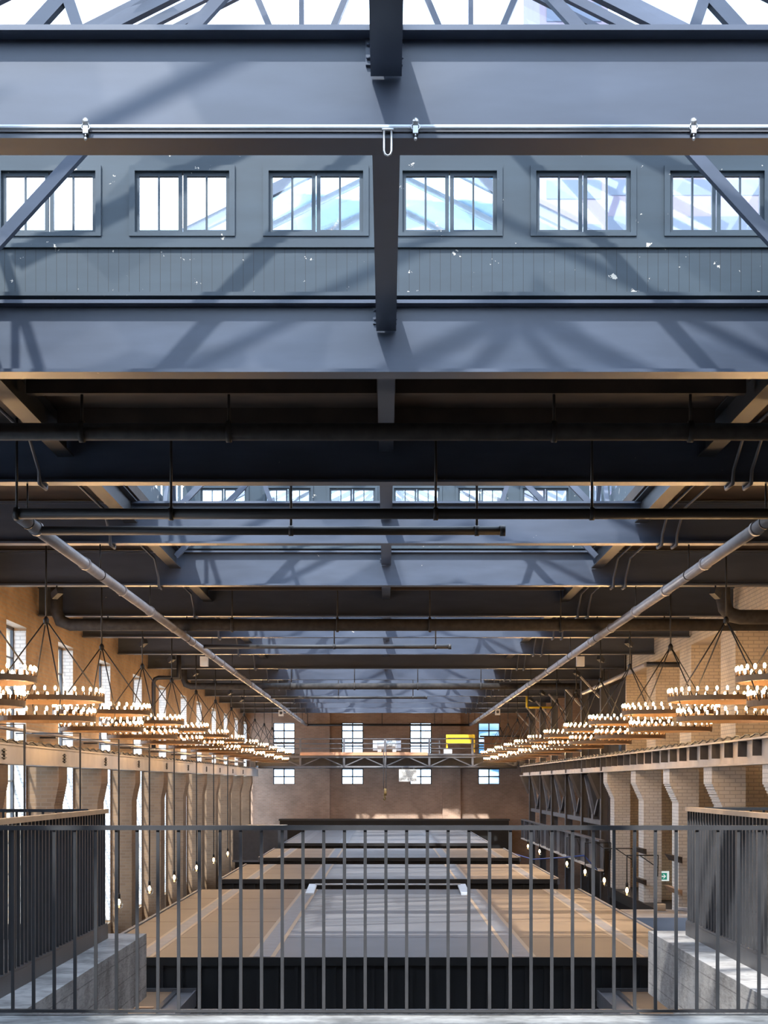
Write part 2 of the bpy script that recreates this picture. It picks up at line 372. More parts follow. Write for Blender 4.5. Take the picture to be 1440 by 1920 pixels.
mb.box(9.1, 9.3, e, YEND+0.3, FLOOR, ZD)
struct(mb, 'wall_outer_right', DARKWALL)
for a, b in ow:
    o = struct(MB().box(9.18, 9.22, a, b, 1.27, 1.31).box(9.18, 9.22, (a+b)/2-0.015, (a+b)/2+0.015, 0.4, 2.2), 'window_%d' % (len(mids)+1+ow.index((a, b))), DARKSTEEL)
    struct(B(9.195, 9.205, a, b, 0.4, 2.2), 'pane', GLASS, o)
struct(B(8.1, 9.1, REND-0.2, REND, -3.0, ZD), 'wall_return_right', DARKWALL)
struct(B(6.9, 9.1, 78.5, 78.7, FLOOR, ZD), 'wall_far_return_right', BRE)
# end wall
EX = [(532.5-724)*YEND/F, (661-724)*YEND/F, (789-724)*YEND/F, (917-724)*YEND/F]; EWH, EZ0, EZ1 = 0.545, -0.08, 2.97
mb = MB(); e = -7.3
for x in EX:
    mb.box(e, x-EWH, YEND, YEND+0.4, FLOOR, ZD); mb.box(x-EWH, x+EWH, YEND, YEND+0.4, FLOOR, EZ0); mb.box(x-EWH, x+EWH, YEND, YEND+0.4, EZ1, ZD); e = x+EWH
mb.box(e, 9.3, YEND, YEND+0.4, FLOOR, ZD)
struct(mb, 'wall_end', BRE)
mb = MB(); mb.box(-6.9, EX[0]-EWH, YEND-0.25, YEND, FLOOR, ZD); mb.box(EX[0]+EWH, -2.8, YEND-0.25, YEND, FLOOR, ZD)
mb.box(EX[0]-EWH, EX[0]+EWH, YEND-0.25, YEND, FLOOR, EZ0); mb.box(EX[0]-EWH, EX[0]+EWH, YEND-0.25, YEND, EZ1, ZD)
struct(mb, 'wall_end_projection', BRE)
struct(B(2.8, 3.7, YEND-0.25, YEND, FLOOR, ZD), 'pillar_end', BRE)
for i, x in enumerate(EX):
    f = MB(); y0, y1 = YEND+0.1, YEND+0.15
    for q in (x-EWH, x-0.02, x+EWH-0.04): f.box(q-0.01, q+0.05, y0, y1, EZ0, EZ1)
    for k in range(9): z = EZ0 + (EZ1-EZ0)*k/8; f.box(x-EWH, x+EWH, y0, y1, z-0.03, z+0.03)
    f.box(x-EWH, x+EWH, y0-0.02, y1, 1.95, 2.03)
    o = struct(f, 'window_%d' % (30+i), DARKSTEEL)
    struct(B(x-EWH, x+EWH, y0+0.02, y0+0.03, EZ0, EZ1), 'pane', GLASS, o)

# ------------------------------------------------------------------ roof girders
def ibeam(y, x0, x1, zb=ZB, zt=ZT, fw=0.24, ft=0.028):
    mb = MB(); mb.prism([(y,zb),(y+fw,zb),(y+fw,zb+ft),(y+fw/2+0.01,zb+ft),(y+fw/2+0.01,zt-ft),(y+fw,zt-ft),(y+fw,zt),(y,zt),(y,zt-ft),(y+fw/2-0.01,zt-ft),(y+fw/2-0.01,zb+ft),(y,zb+ft)], x0, x1, 'x')
    return mb
for i, y in enumerate(GY):
    lit = 'pale sky-lit' if i in (0,1,3,4,6,7,10,11,12,13,14) else 'dark unlit'
    w_ = 'nearest' if i == 0 else ORD[i]
    o = ibeam(y, -6.88, 6.88).build('roof_girder', STEEL)
    tag(o, f'{lit} blue-grey steel roof girder, {w_} from the railing' if i else 'large pale blue-grey steel roof girder nearest the railing, with a pipe along its lower flange', 'girder', 'steel roof girders across the hall')
# centre ridge purlins between girders and edge beams of the roof lights
for i in range(-1, 14):
    a = 3.0 if i < 0 else GY[i]+0.14; b = GY[i+1]+0.105
    mb = MB(); mb.prism([(-0.08,3.64),(0.08,3.64),(0.08,3.66),(0.012,3.66),(0.012,3.86),(0.08,3.86),(0.08,3.88),(-0.08,3.88),(-0.08,3.86),(-0.012,3.86),(-0.012,3.66),(-0.08,3.66)], a, b-0.02, 'y')
    nm = 'girder nearest the railing' if i < 0 else f'{ORD[i] if i else "nearest"} roof girder'
    tag(mb.build('centre_purlin', STEEL), f'short dark central purlin running back from the {nm}' if i >= 0 else 'dark central purlin overhead ending at the nearest roof girder', 'purlin', 'central purlins between the roof girders')
    if i >= 0:
        for s, nmx in ((-1, 'window-wall'), (1, 'blind-wall')):
            mb = MB(); x = s*3.52; mb.prism([(x-0.09,3.58),(x+0.09,3.58),(x+0.09,3.60),(x+0.01,3.60),(x+0.01,3.87),(x+0.09,3.87),(x+0.09,3.89),(x-0.09,3.89),(x-0.09,3.87),(x-0.01,3.87),(x-0.01,3.60),(x-0.09,3.60)], a, b-0.02, 'y')
            tag(mb.build('edge_purlin', EDGEP), f'steel edge purlin on the {nmx} side just behind the {nm}', 'purlin', 'edge purlins beside the roof lights')
# timber joists under the deck in the dark bays
for i in (1, 4, 7, 8):
    a, b = GY[i]+0.3, GY[i+1]-0.1
    for k in range(3):
        y = a + (b-a)*(k+0.5)/3
        for x0, x1, nm in ((-3.42, -0.09, 'window'), (0.09, 3.42, 'blind')):
            tag(B(x0, x1, y-0.06, y+0.06, 3.70, 3.898).build('deck_joist', DECK), f'dark timber joist, {ORD[k]} behind the {ORD[i]} roof girder, {nm}-wall half', 'joist', 'timber joists under the roof deck')
# ------------------------------------------------------------------ roof lights
def skylight(idx, y0, y1, label, fine):
    t = thing('roof_light', (0, y1, ZT), label, 'skylight', 'glazed roof lights over the hall')
    AP, SL = 7.2, 0.5
    ye = y1 + 0.02; fy = ye - 0.05
    eave = AP - SL*3.4
    # end wall below the windows
    B(-XS, XS, ye, ye+0.06, 3.935, 4.30).build('board_panel', BOARDP, t)
    MB().box(-XS, XS, ye-0.06, ye+0.06, 3.905, 3.935).build('lower_ledge', FRAMEP, t)
    MB().box(-XS, XS, ye-0.035, ye+0.1, 4.30, 4.335).box(-XS, XS, ye-0.01, ye+0.1, 4.335, 4.395).build('sill', FRAMEP, t)
    MB().box(-XS, XS, ye, ye+0.1, 4.965, 5.12).build('head_rail', FRAMEP, t)
    cx = [-0.565 + 1.076*k for k in range(-2, 4)]; e = -XS
    for c in cx:
        x0, x1 = c-0.425, c+0.425
        B(e, x0, ye, ye+0.1, 4.395, 4.965).build('mullion_panel', FRAMEP, t); e = x1
        fr = MB(); z0, z1 = 4.395, 4.965; q = 0.045
        fr.box(x0, x0+q, ye-0.025, ye+0.09, z0, z1); fr.box(x1-q, x1, ye-0.025, ye+0.09, z0, z1)
        fr.box(x0+q, x1-q, ye-0.025, ye+0.09, z0, z0+q*0.7); fr.box(x0+q, x1-q, ye-0.025, ye+0.09, z1-q, z1)
        fo = fr.build('window_frame', FRAMEP, t)
        sa = MB(); q2 = 0.03
        for (u0, u1) in ((x0+q, c-0.005), (c+0.005, x1-q)):
            zz0, zz1 = z0+q*0.7, z1-q
            sa.box(u0, u0+q2, ye+0.02, ye+0.06, zz0, zz1); sa.box(u1-q2, u1, ye+0.02, ye+0.06, zz0, zz1)
            sa.box(u0+q2, u1-q2, ye+0.02, ye+0.06, zz0, zz0+q2); sa.box(u0+q2, u1-q2, ye+0.02, ye+0.06, zz1-q2, zz1)
            um = (u0+u1)/2; sa.box(um-0.008, um+0.008, ye+0.025, ye+0.055, zz0+q2, zz1-q2)
        sa.build('sash', FRAMEP, fo)
        B(x0+q, x1-q, ye+0.036, ye+0.042, z0+q*0.7, z1-q).build('pane', GLASS, fo)
    B(e, XS, ye, ye+0.1, 4.395, 4.965).build('mullion_panel', FRAMEP, t)
    # gable glass over the end wall, chords and webs
    gz = lambda x: AP - SL*abs(x)
    MB().add([(-XS,ye+0.05,5.12),(XS,ye+0.05,5.12),(XS,ye+0.05,eave),(0,ye+0.05,AP),(-XS,ye+0.05,eave)], [(0,1,2,3,4)]).build('gable_glass', ROOFGLASS, t)
    for s in (-1, 1):
        MB().bar((s*3.4,fy,eave),(0,fy,AP),0.09,0.14).build('top_chord', STEEL, t)
        for dz, q in ((0.17, 0.07), (0.30, 0.045)):
            MB().bar((s*3.4,fy+0.02,eave-dz),(s*0.04,fy+0.02,AP-dz),0.06,q).build('inner_chord', STEEL, t)
        MB().bar((s*0.68, fy+0.03, 5.12), (s*0.68, fy+0.03, gz(0.68)), 0.04, 0.06).build('gable_post', STEEL, t)
        MB().bar((s*0.68, fy+0.03, 5.46), (s*1.12, fy+0.03, 6.50), 0.05, 0.07).build('web_strut', STEEL, t)
        MB().bar((s*0.68, fy+0.03, 5.46), (s*0.22, fy+0.03, 6.55), 0.05, 0.07).build('web_strut', STEEL, t)
    # struts of the middle truss that lean in towards the ridge
    ym = y1 - 1.2
    for yt in ([ym, y1-3.12] if idx == 0 else [ym, (y0+y1)/2 + 1.0]):
        for s in (-1, 1):
            MB().bar((s*3.36,yt,3.40 if idx == 0 else 3.62),(s*0.03,yt,7.05),0.07,0.085).build('diagonal_strut', STEEL, t)
            MB().bar((s*3.38,yt,eave),(s*0.03,yt,AP-0.03),0.07,0.10).build('top_chord', STEEL, t)
            if yt != ym or idx: MB().bar((s*1.80,yt,4.35),(s*2.35,yt,5.98),0.07,0.075).build('web_strut', STEEL, t)
    # side walls with studs and knee braces
    for s in (-1, 1):
        x = s*3.43
        B(min(x, x+s*0.04), max(x, x+s*0.04), y0, y1, 3.905, 4.40).build('side_panel', BOARDP, t)
        B(min(x, x+s*0.06), max(x, x+s*0.06), y0, y1, eave-0.12, eave).build('eaves_rail', FRAMEP, t)
        n = int((y1-y0)/0.62)
        for k in range(n+1):
            y = y0 + (y1-y0)*k/n; B(min(x, x+s*0.05), max(x, x+s*0.05), y-0.035, y+0.035, 4.40, eave-0.12).build('stud', FRAMEP, t)
        B(x+s*0.02-0.003, x+s*0.02+0.003, y0, y1, 4.40, eave-0.12).build('side_glass', GLASS, t)
        if fine:
            for yb in (y1-1.9,):
                MB().bar((s*3.36, yb-0.9, 3.92), (s*3.36, yb, 5.1), 0.06, 0.08).bar((s*3.36, yb, 5.1), (s*3.36, yb+0.9, 3.92), 0.06, 0.08).build('knee_brace', STEEL, t)
        # sloping glass and rafters
        for ya, yb, mg in ((y0, y0+5.0, ROOFGLASS), (y0+5.0, y1+0.1, DIMGLASS if idx == 0 else ROOFGLASS)):
            MB().add([(x,ya,eave),(x,yb,eave),(0,yb,AP),(0,ya,AP)], [(0,1,2,3)]).build('roof_glass', mg, t)
        n = int((y1-y0)/1.1)
        for k in range(1, n):
            y = y0 + (y1-y0)*k/n; MB().bar((x,y,eave+0.03),(0,y,AP+0.03),0.04,0.07).build('glazing_bar', STEEL, t)
    # near gable: plain glass
    yn = y0 + 0.03
    MB().add([(-XS,yn,4.5),(XS,yn,4.5),(XS,yn,eave),(0,yn,AP),(-XS,yn,eave)], [(0,1,2,3,4)]).build('near_gable_glass', ROOFGLASS, t)
    B(-XS, XS, yn-0.03, yn+0.03, 4.05, 4.5).build('near_upstand', FRAMEP, t)
    for s in (-1, 1): MB().bar((s*3.4,yn,eave),(0,yn,AP),0.08,0.12).build('near_gable_chord', STEEL, t)
    return t
labs = ['big glazed roof light overhead with six windows in its boarded end wall', 'glazed roof light beyond the third roof girder, its small windows seen under that girder',
        'glazed roof light just beyond the sixth roof girder', 'glazed roof light just beyond the ninth roof girder', 'glazed roof light nearest the brick end wall']
for i, (a, b) in enumerate(sy):
    skylight(i, a+0.12, b-0.15, labs[i], i < 2)

# ------------------------------------------------------------------ pipe and eyebolts on the nearest girder
pr = thing('girder_pipe', (0, GY[0]+0.03, ZB+0.03), 'thin pale pipe clipped along the lower flange of the nearest girder', 'pipe')
MB().tube([(-6.8, GY[0]-0.012, ZB+0.052), (6.8, GY[0]-0.012, ZB+0.052)], 0.012, 8).build('pipe', GALV, pr)  # pale colour carries the sky-lit highlight of the flange edge
MB().box(-6.8, 6.8, GY[0]-0.012, GY[0]+0.001, ZB+0.028, ZB+0.042).build('pipe_ledge', GREYSTEEL, pr)
for px, lb in ((161, 'bright zinc beam clamp near the left knee brace of the nearest girder'), (779, 'bright zinc beam clamp beside the shackle on the nearest girder'), (1300, 'bright zinc beam clamp near the right knee brace of the nearest girder')):
    x = (px-724)*8.69/F; y = GY[0]-0.03
    c = thing('beam_clamp', (x, y, ZB), lb, 'clamp', 'beam clamps on the nearest girder')
    MB().lathe((x, y, ZB+0.068), [(0.004,-0.018),(0.016,-0.008),(0.019,0.006),(0.014,0.018),(0.004,0.024)], 12).build('dome_nut', CHROME, c)
    MB().tube([(x+0.022*math.cos(a), y, ZB+0.045+0.018*math.sin(a)) for a in [k*math.pi/6 for k in range(12)]], 0.004, 6, True).box(x-0.013, x+0.013, y-0.008, y+0.03, ZB+0.012, ZB+0.05).build('clamp_body', CHROME, c)
    MB().tube([(x, y, ZB+0.02), (x, y, ZB-0.012)], 0.004, 8).lathe((x, y, ZB-0.02), [(0.003,-0.006),(0.008,0),(0.008,0.01),(0.003,0.014)], 8).build('bolt', CHROME, c)
x = (727-724)*8.69/F; y = GY[0]-0.025
c = thing('shackle', (x, y, ZB-0.08), 'long steel shackle hanging over the middle of the nearest girder', 'shackle')
MB().tube([(x-0.019,y,ZB+0.03),(x-0.019,y,ZB-0.075),(x-0.014,y,ZB-0.092),(x,y,ZB-0.10),(x+0.014,y,ZB-0.092),(x+0.019,y,ZB-0.075),(x+0.019,y,ZB+0.03)], 0.0055, 8).build('bow', CHROME, c)
MB().tube([(x-0.03,y,ZB+0.034),(x+0.03,y,ZB+0.034)], 0.008, 8).build('pin', CHROME, c)
# splice plate with bolts behind the nearest centre purlin
for i, g in ((0, GY[0]), (1, GY[1]), (3, GY[3]), (4, GY[4])):
    c = thing('purlin_cleat', (0, g+0.1, 3.68), f'bolted cleat plate joining the central purlin to the {"nearest" if i == 0 else ORD[i]} girder', 'cleat', 'purlin cleats on the girders')
    B(-0.105, 0.085, g+0.085, g+0.108, 3.70, 3.83).build('plate', STEEL, c)
    for sx in (-0.092, 0.078):
        for z in (3.73, 3.80): MB().lathe((sx, g+0.075, z), [(0.006,-0.006),(0.012,-0.003),(0.012,0.003),(0.006,0.006)], 6).build('bolt', STEEL, c)

# ------------------------------------------------------------------ railings round the opening
def railing(name, p0, p1, z0, z1, pitch, label, capmat, first=0.0, size=0.018, kerb=None, group=None, railw=0.04, railh=0.026):
    p0, p1 = Vector((*p0, 0)), Vector((*p1, 0)); d = p1-p0; L = d.length; u = d.normalized()
    t = thing(name, (p0.x, p0.y, z0), label, 'railing', group)
    tr = MB().bar(p0+Vector((0,0,z1-railh/2)), p1+Vector((0,0,z1-railh/2)), railw, railh).build('top_rail', capmat, t)
    MB().bar(p0+Vector((0,0,z0+0.008)), p1+Vector((0,0,z0+0.008)), 0.04, 0.016).build('bottom_rail', DARKSTEEL, t)
    if kerb: MB().bar(p0+Vector((0,0,z0-kerb/2)), p1+Vector((0,0,z0-kerb/2)), 0.05, kerb).build('kerb_plate', DARKSTEEL, t)
    h = size/2; a0, a1 = z0+0.016, z1-railh
    pk = MB().box(-h, h, -h, h, a0-z0, a1-z0)
    src = None; s = first
    while s < L:
        q = p0 + u*s
        if src is None:
            me = MB(); me.v = [(v[0]+q.x, v[1]+q.y, v[2]+z0) for v in pk.v]; me.f = pk.f; me.sm = pk.sm
            src = me.build('baluster', DARKSTEEL, t); s0 = s
        else:
            c = src.copy(); COL.objects.link(c); c.parent = t; c.location = u*(s-s0)
        s += pitch
    return t
XL = -2.33; RX = 2.56
x_first = (22.7-724)*9.67/F
k0 = math.ceil((XL+0.04-x_first)/0.11767); f0 = x_first + k0*0.11767 - XL
railing('guard_railing', (XL, 9.69), (RX, 9.69), -1.303, -0.243, 0.11767, 'long dark steel railing across the edge of the near concrete floor', DARKSTEEL, f0)
railing('guard_railing', (XL, 9.80), (XL, 14.15), -1.18, -0.218, 0.117, 'dark railing with tan timber handrail on the concrete ledge beside the window wall', WOOD, 0.08, 0.02, 0.11, None, 0.06, 0.035)
railing('guard_railing', (RX, 9.80), (RX, 14.45), -1.18, -0.205, 0.117, 'dark railing with tan timber handrail on the concrete ledge beside the blind brick wall', WOOD, 0.08, 0.02, 0.11, None, 0.06, 0.035)
railing('guard_railing', (-6.85, 13.95), (XL-0.1, 13.95), -1.17, -0.215, 0.108, 'dark cross railing at the end of the window-side ledge', DARKSTEEL, 0.05, 0.018, 0.11)
railing('guard_railing', (RX+0.1, 14.25), (6.85, 14.25), -1.17, -0.205, 0.108, 'dark cross railing at the end of the blind-wall ledge', DARKSTEEL, 0.06, 0.018, 0.11)

# ------------------------------------------------------------------ food stalls with flat roofs
ZRF = -2.2
def stall(y0, y1, xl, xr, label, rows, tone):
    t = thing('food_stall', ((xl+xr)/2, y0, FLOOR), label, 'stall', 'flat-roofed stalls down the middle of the hall')
    xs = [xl, -3.08, -1.57, 1.73, 3.35, xr]
    for i in range(5):
        for k in range(rows):
            a = y0 + (y1-y0)*k/rows; b = y0 + (y1-y0)*(k+1)/rows
            B(xs[i]+0.004, xs[i+1]-0.004, a+0.02, b-0.02, ZRF-0.03, ZRF).build('roof_panel', ROOFP if i == 2 or tone else ROOFT, t)
    for x, wd in ((-3.08, 0.17), (-1.57, 0.22), (1.73, 0.22), (3.35, 0.17)):
        B(x-wd/2, x+wd/2, y0+0.02, y1-0.02, ZRF, ZRF+0.006).build('roof_strip', TAPE, t)
        for s in (-1, 1): B(x+s*wd*0.62-0.03, x+s*wd*0.62+0.03, y0+0.03, y1-0.03, ZRF, ZRF+0.004).build('roof_tape', TAPET if not tone else TAPE, t)
    B(xl, xr, y0-0.05, y0, ZRF-0.10, ZRF+0.004).build('front_fascia', BLACK, t)
    MB().box(xl-0.05, xl, y0-0.05, y1, ZRF-0.12, ZRF+0.02).build('side_gutter', GREYSTEEL, t)
    MB().box(xr, xr+0.05, y0-0.05, y1, ZRF-0.12, ZRF+0.02).build('side_gutter', GREYSTEEL, t)
    B(xl, xr, y1-0.05, y1, ZRF-0.12, ZRF-0.03).build('back_fascia', BLACK, t)
    mb = MB(); n = int((xr-xl)/0.24)
    mb.box(xl, xr, y0+0.06, y0+0.09, FLOOR, ZRF-0.035)
    for k in range(n+1):
        x = xl + (xr-xl)*k/n; mb.box(x-0.02, x+0.02, y0+0.02, y0+0.06, FLOOR, ZRF-0.035)
    mb.build('front_cladding', BLACKSLAT, t)
    for x in (xl+0.02, xr-0.05): B(x, x+0.03, y0+0.1, y1-0.06, FLOOR, ZRF-0.035).build('side_cladding', BLACKSLAT, t)
    return t
stall(21.5, 35.2, -3.8, 3.95, 'nearest and largest flat-roofed stall with a grey and tan roof', 5, False)
stall(38.9, 46.0, -3.75, 3.9, 'second flat-roofed stall from the railing', 3, False)
stall(50.0, 57.0, -3.7, 3.9, 'third flat-roofed stall from the railing', 3, False)
stall(62.0, 79.0, -3.7, 3.75, 'farthest flat-roofed stall, grey-topped, before the brick end wall', 4, True)
# upstand frame on the rear of the nearest roof
t = thing('roof_hatch_frame', (0, 35.0, ZRF), 'low grey metal hoop frame across the rear edge of the nearest stall roof', 'frame')
MB().tube([(-1.45,34.9,ZRF+0.03),(-1.45,34.9,ZRF+0.12),(1.52,34.9,ZRF+0.12),(1.52,34.9,ZRF+0.03)], 0.012, 8).build('hoop', GALV, t)
for x, lb in ((-1.5, 'near'), (1.55, 'far')): MB().bar((x, 33.4, ZRF+0.02), (x, 35.1, ZRF+0.10), 0.16, 0.04).build('side_ramp', GALV, t)
# low canopies in front of the nearest stall
for s, x0, x1, lb in ((-1, -2.38, -3.9, 'low brown canopy with grey gutter under the window-side ledge'), (1, 2.64, 4.1, 'low brown canopy with grey gutter under the blind-wall ledge')):
    t = thing('stall_canopy', ((x0+x1)/2, 20.5, FLOOR), lb, 'canopy', 'low canopies before the nearest stall')
    B(min(x0+s*0.28, x1), max(x0+s*0.28, x1), 18.8, 21.38, -2.66, -2.62).build('deck_panel', ROOFT, t)
    MB().box(x0+s*0.02, x0+s*0.22, 18.8, 21.40, -2.68, -2.63).build('gutter', GREYSTEEL, t)
    MB().box(x0, x0+s*0.02, 18.8, 21.40, -2.80, -2.60).build('edge_beam', GREYSTEEL, t)
    B(min(x0+s*0.22, x0+s*0.28), max(x0+s*0.22, x0+s*0.28), 18.8, 21.38, -2.70, -2.60).build('upstand', DARKSTEEL, t)
    B(min(x0, x1), max(x0, x1), 21.38, 21.44, -2.74, -2.58).build('rear_beam', GREYSTEEL, t)
    for x in (x0+s*0.06, x1-s*0.06): B(x-0.04, x+0.04, 19.0, 19.08, FLOOR, -2.70).build('post', BLACK, t)
tag(B(-3.05, -2.68, 19.62, 19.70, -2.619, -2.585).build('timber_offcut', WOOD), 'short pale timber offcut lying on the window-side low canopy', 'timber')
# ------------------------------------------------------------------ side kiosk by the blind wall
t = thing('side_kiosk', (5.2, 27.6, FLOOR), 'grey-topped kiosk with blue-grey fascia beside the white brick piers', 'kiosk')
B(4.05, 6.35, 27.6, 29.6, ZRF-0.04, ZRF).build('roof_panel', TAPE, t)
B(4.05, 6.35, 27.55, 27.6, ZRF-0.42, ZRF+0.02).build('front_fascia', STEEL, t)
MB().bar((5.0, 29.5, ZRF+0.03), (6.2, 27.8, ZRF+0.03), 0.10, 0.05).build('cable_tray', PIPE, t)
MB().bar((5.35, 29.5, ZRF+0.03), (6.3, 28.4, ZRF+0.03), 0.06, 0.05).build('cable_tray', DARKSTEEL, t)
B(4.1, 6.3, 27.62, 29.55, FLOOR, ZRF-0.05).build('cladding', BLACKSLAT, t)
tag(B(4.66, 4.80, 29.3, 29.5, ZRF+0.001, ZRF+0.11).build('timber_block', TAPET), 'pale timber block standing on the kiosk roof under the brick piers', 'block')
# dark counter box beyond the stalls by the window wall
t = thing('dark_cabin', (-4.75, 57.5, FLOOR), 'dark grey cabin between the stalls and the window wall far down the hall', 'cabin')
B(-5.4, -3.82, 60.2, 66, -2.75, -1.62).build('upper_box', DARKSTEEL, t)
B(-5.35, -3.84, 60.4, 66, FLOOR, -2.78).build('base', BLACK, t)
B(-5.42, -3.80, 60.15, 66, -2.80, -2.73).build('ledge', GREYSTEEL, t)
t = thing('dark_mezzanine_box', (0, 81, FLOOR), 'long black counter wall standing against the foot of the end wall', 'counter')
B(-5.2, 6.0, 83.4, 84.6, FLOOR, -1.86).build('body', BLACK, t)
B(-5.25, 6.05, 83.35, 84.65, -1.86, -1.78).build('top', DARKSTEEL, t)

# ------------------------------------------------------------------ crane runway girders
def runway(side, y0, y1, xf, zb, zt, label, stiff):
    t = thing('runway_girder', (side*xf, y0, zb), label, 'girder')
    xa, xb = side*xf, side*(xf+0.34)
    xm = side*(xf+0.17)
    if stiff:
        B(min(xm-0.012, xm+0.012), max(xm-0.012, xm+0.012), y0, y1, zb+0.03, zt-0.03).build('web', RUNWAY, t)
        y = y0+0.4; src = None
        while y < y1-0.2:
            if src is None:
                src = B(xa, side*(xf+0.155), y-0.012, y+0.012, zb+0.15, zt-0.03).build('stiffener', DARKSTEEL, t); ys = y  # dark colour stands for the shaded faces of the plates
            else:
                c = src.copy(); COL.objects.link(c); c.parent = t; c.location = (0, y-ys, 0)
            y += 1.2
    else:
        B(side*(xf+0.02), side*(xf+0.05), y0, y1, zb+0.02, zt-0.02).build('web', RUNWAY, t)
        for g in GY[4:14]:
            m = MB(); y = g-0.5
            for z in (0.10, 0.16, 0.22): m.box(side*(xf-0.01), side*(xf+0.02), y-0.13, y+0.13, zb+z-0.008, zb+z+0.008)
            m.box(side*(xf-0.012), side*(xf+0.02), y-0.02, y+0.02, zb+0.07, zb+0.25)
            m.build('splice_bolts', DARKSTEEL, t)
    B(xa, xb, y0, y1, zb, zb+0.03).build('bottom_flange', RUNWAY, t)
    B(xa, xb, y0, y1, zt-0.03, zt).build('top_flange', RUNWAY, t)
    B(side*(xf+0.14), side*(xf+0.2), y0, y1, zt, zt+0.07).build('crane_rail', DARKSTEEL, t)
    return t
runway(-1, 15.0, 83.6, 6.25, 0.31, 0.655, 'pale flat-sided crane runway girder along the window wall', False)
runway(1, 15.2, 79.0, 6.18, 0.305, 0.76, 'pale crane runway girder with stiffener plates along the blind wall', True)
for s, xf, zt, y1, lb in ((-1, 6.25, 0.655, 78.6, 'black cable looping along the top of the window-side runway girder'), (1, 6.18, 0.76, 77.8, 'black cable looping along the top of the blind-side runway girder')):
    pts = []; y = 15.5; k = 0
    while y < y1:
        pts.append((s*(xf+0.03 + 0.02*(k % 2)), y, zt + 0.02 + 0.05*(0, 0.7, 1.0, 0.7)[k % 4])); y += 0.2; k += 1
    tag(MB().tube(pts, 0.016, 6).build('festoon_cable', BLACK), lb, 'cable', 'cables on the crane runways')
t = thing('wall_pipe', (-6.62, 15, 0.9), 'tan horizontal pipe running along the window wall above the runway girder', 'pipe')
MB().tube([(-6.62, 15, 0.95), (-6.62, 80, 0.95)], 0.035, 10).build('pipe', PIPE, t)
for g in GY[3:14]: MB().box(-6.9, -6.58, g+0.3, g+0.34, 0.88, 0.915).build('bracket', DARKSTEEL, t)

# ------------------------------------------------------------------ steel columns of the open far bays
CY = [50.2, 55.2, 60.1, 65.2, 70.0, 75.2]
for i, y in enumerate(CY):
    t = thing('steel_column', (6.45, y, FLOOR), f'dark steel column, {ORD[i]} beyond the last white brick pier', 'column', 'steel columns of the open bays')
    MB().box(6.3, 6.55, y-0.01, y+0.01, FLOOR, ZB).box(6.3, 6.325, y-0.12, y+0.12, FLOOR, ZB).box(6.525, 6.55, y-0.12, y+0.12, FLOOR, ZB).build('shaft', GREYSTEEL, t)
    MB().prism([(5.98,0.29),(6.29,0.29),(6.29,-0.45)], y-0.012, y+0.012, 'y').build('haunch_plate', DARKSTEEL, t)
    MB().bar((5.97,y,0.27),(6.285,y,-0.47),0.14,0.02).build('haunch_flange', GREYSTEEL, t)
    MB().bar((5.72,y,3.12),(6.28,y,2.50),0.07,0.05).build('knee_brace', PIPE, t)
for i in range(5):
    a, b = CY[i]+0.14, CY[i+1]-0.14; m = (a+b)/2
    t = thing('bracing_frame', (6.45, a, -1.2), f'V-shaped steel bracing in the {ORD[i]} open bay beyond the white brick piers', 'bracing', 'steel bracing of the open bays')
    B(6.36, 6.5, a, b, -1.26, -1.12).build('strut', GREYSTEEL, t)
    MB().bar((6.44,a,0.2),(6.44,m-0.1,-1.06),0.10,0.12).build('diagonal', GREYSTEEL, t)
    MB().bar((6.44,b,0.2),(6.44,m+0.1,-1.06),0.10,0.12).build('diagonal', GREYSTEEL, t)
    B(6.36, 6.5, m-0.25, m+0.25, -1.12, -0.98).build('gusset', GREYSTEEL, t)
t = thing('plate_girder', (6.2, 49, -2.55), 'deep grey plate girder low across the dark steel bays', 'girder')
B(6.24, 6.27, 49.1, 77.5, -2.5, -1.7).build('web', GREYSTEEL, t)
B(6.12, 6.29, 49.1, 77.5, -2.55, -2.5).build('bottom_flange', RUNWAY, t)  # paler than the web: the lit lower edge put into its colour
B(6.12, 6.29, 49.1, 77.5, -1.7, -1.65).build('top_flange', GREYSTEEL, t)
for y in CY:
    for d in (-0.35, 0.35, 2.4): B(6.14, 6.24, y+d-0.02, y+d+0.02, -2.5, -1.7).build('stiffener', GREYSTEEL, t)
t = thing('gas_pipe', (4.6, 72, 2.9), 'yellow gas pipe under the roof girders beyond the chandeliers of the blind side', 'pipe')
MB().tube([(5.35, 64.92, 3.29), (5.35, 64.92, 2.90), (5.39, 64.92, 2.86), (6.31, 64.92, 2.86)], 0.04, 8).build('pipe', YELLOW, t)

# ------------------------------------------------------------------ overhead crane
YC = 79.9; k = YC/F
def PX(px): return (px-724)*k
def PZ(py): return (1467.5-py)*k
t = thing('overhead_crane', (0, YC, 0.6), 'grey overhead travelling crane bridging the hall before the end wall', 'crane')
X0, X1 = -5.98, 6.12
B(X0, X1, YC+0.5, YC+0.85, PZ(1438), PZ(1413)).build('box_girder', DARKSTEEL, t)
MB().tube([(X0, YC, PZ(1438.5)), (X1, YC, PZ(1438.5))], 0.06, 8).build('bottom_chord', GREYSTEEL, t)
B(X0, X1, YC-0.05, YC+0.05, PZ(1421), PZ(1417)).build('top_chord', GREYSTEEL, t)
B(PX(563), PX(802), YC-0.1, YC+0.5, PZ(1416.5), PZ(1410.5)).build('walkway_plank', ORANGE, t)
B(PX(802), X1, YC-0.1, YC+0.5, PZ(1416.5), PZ(1413.5)).build('walkway_plank', GREYSTEEL, t)
nodes = [563, 645, 722, 805, 886, 966]
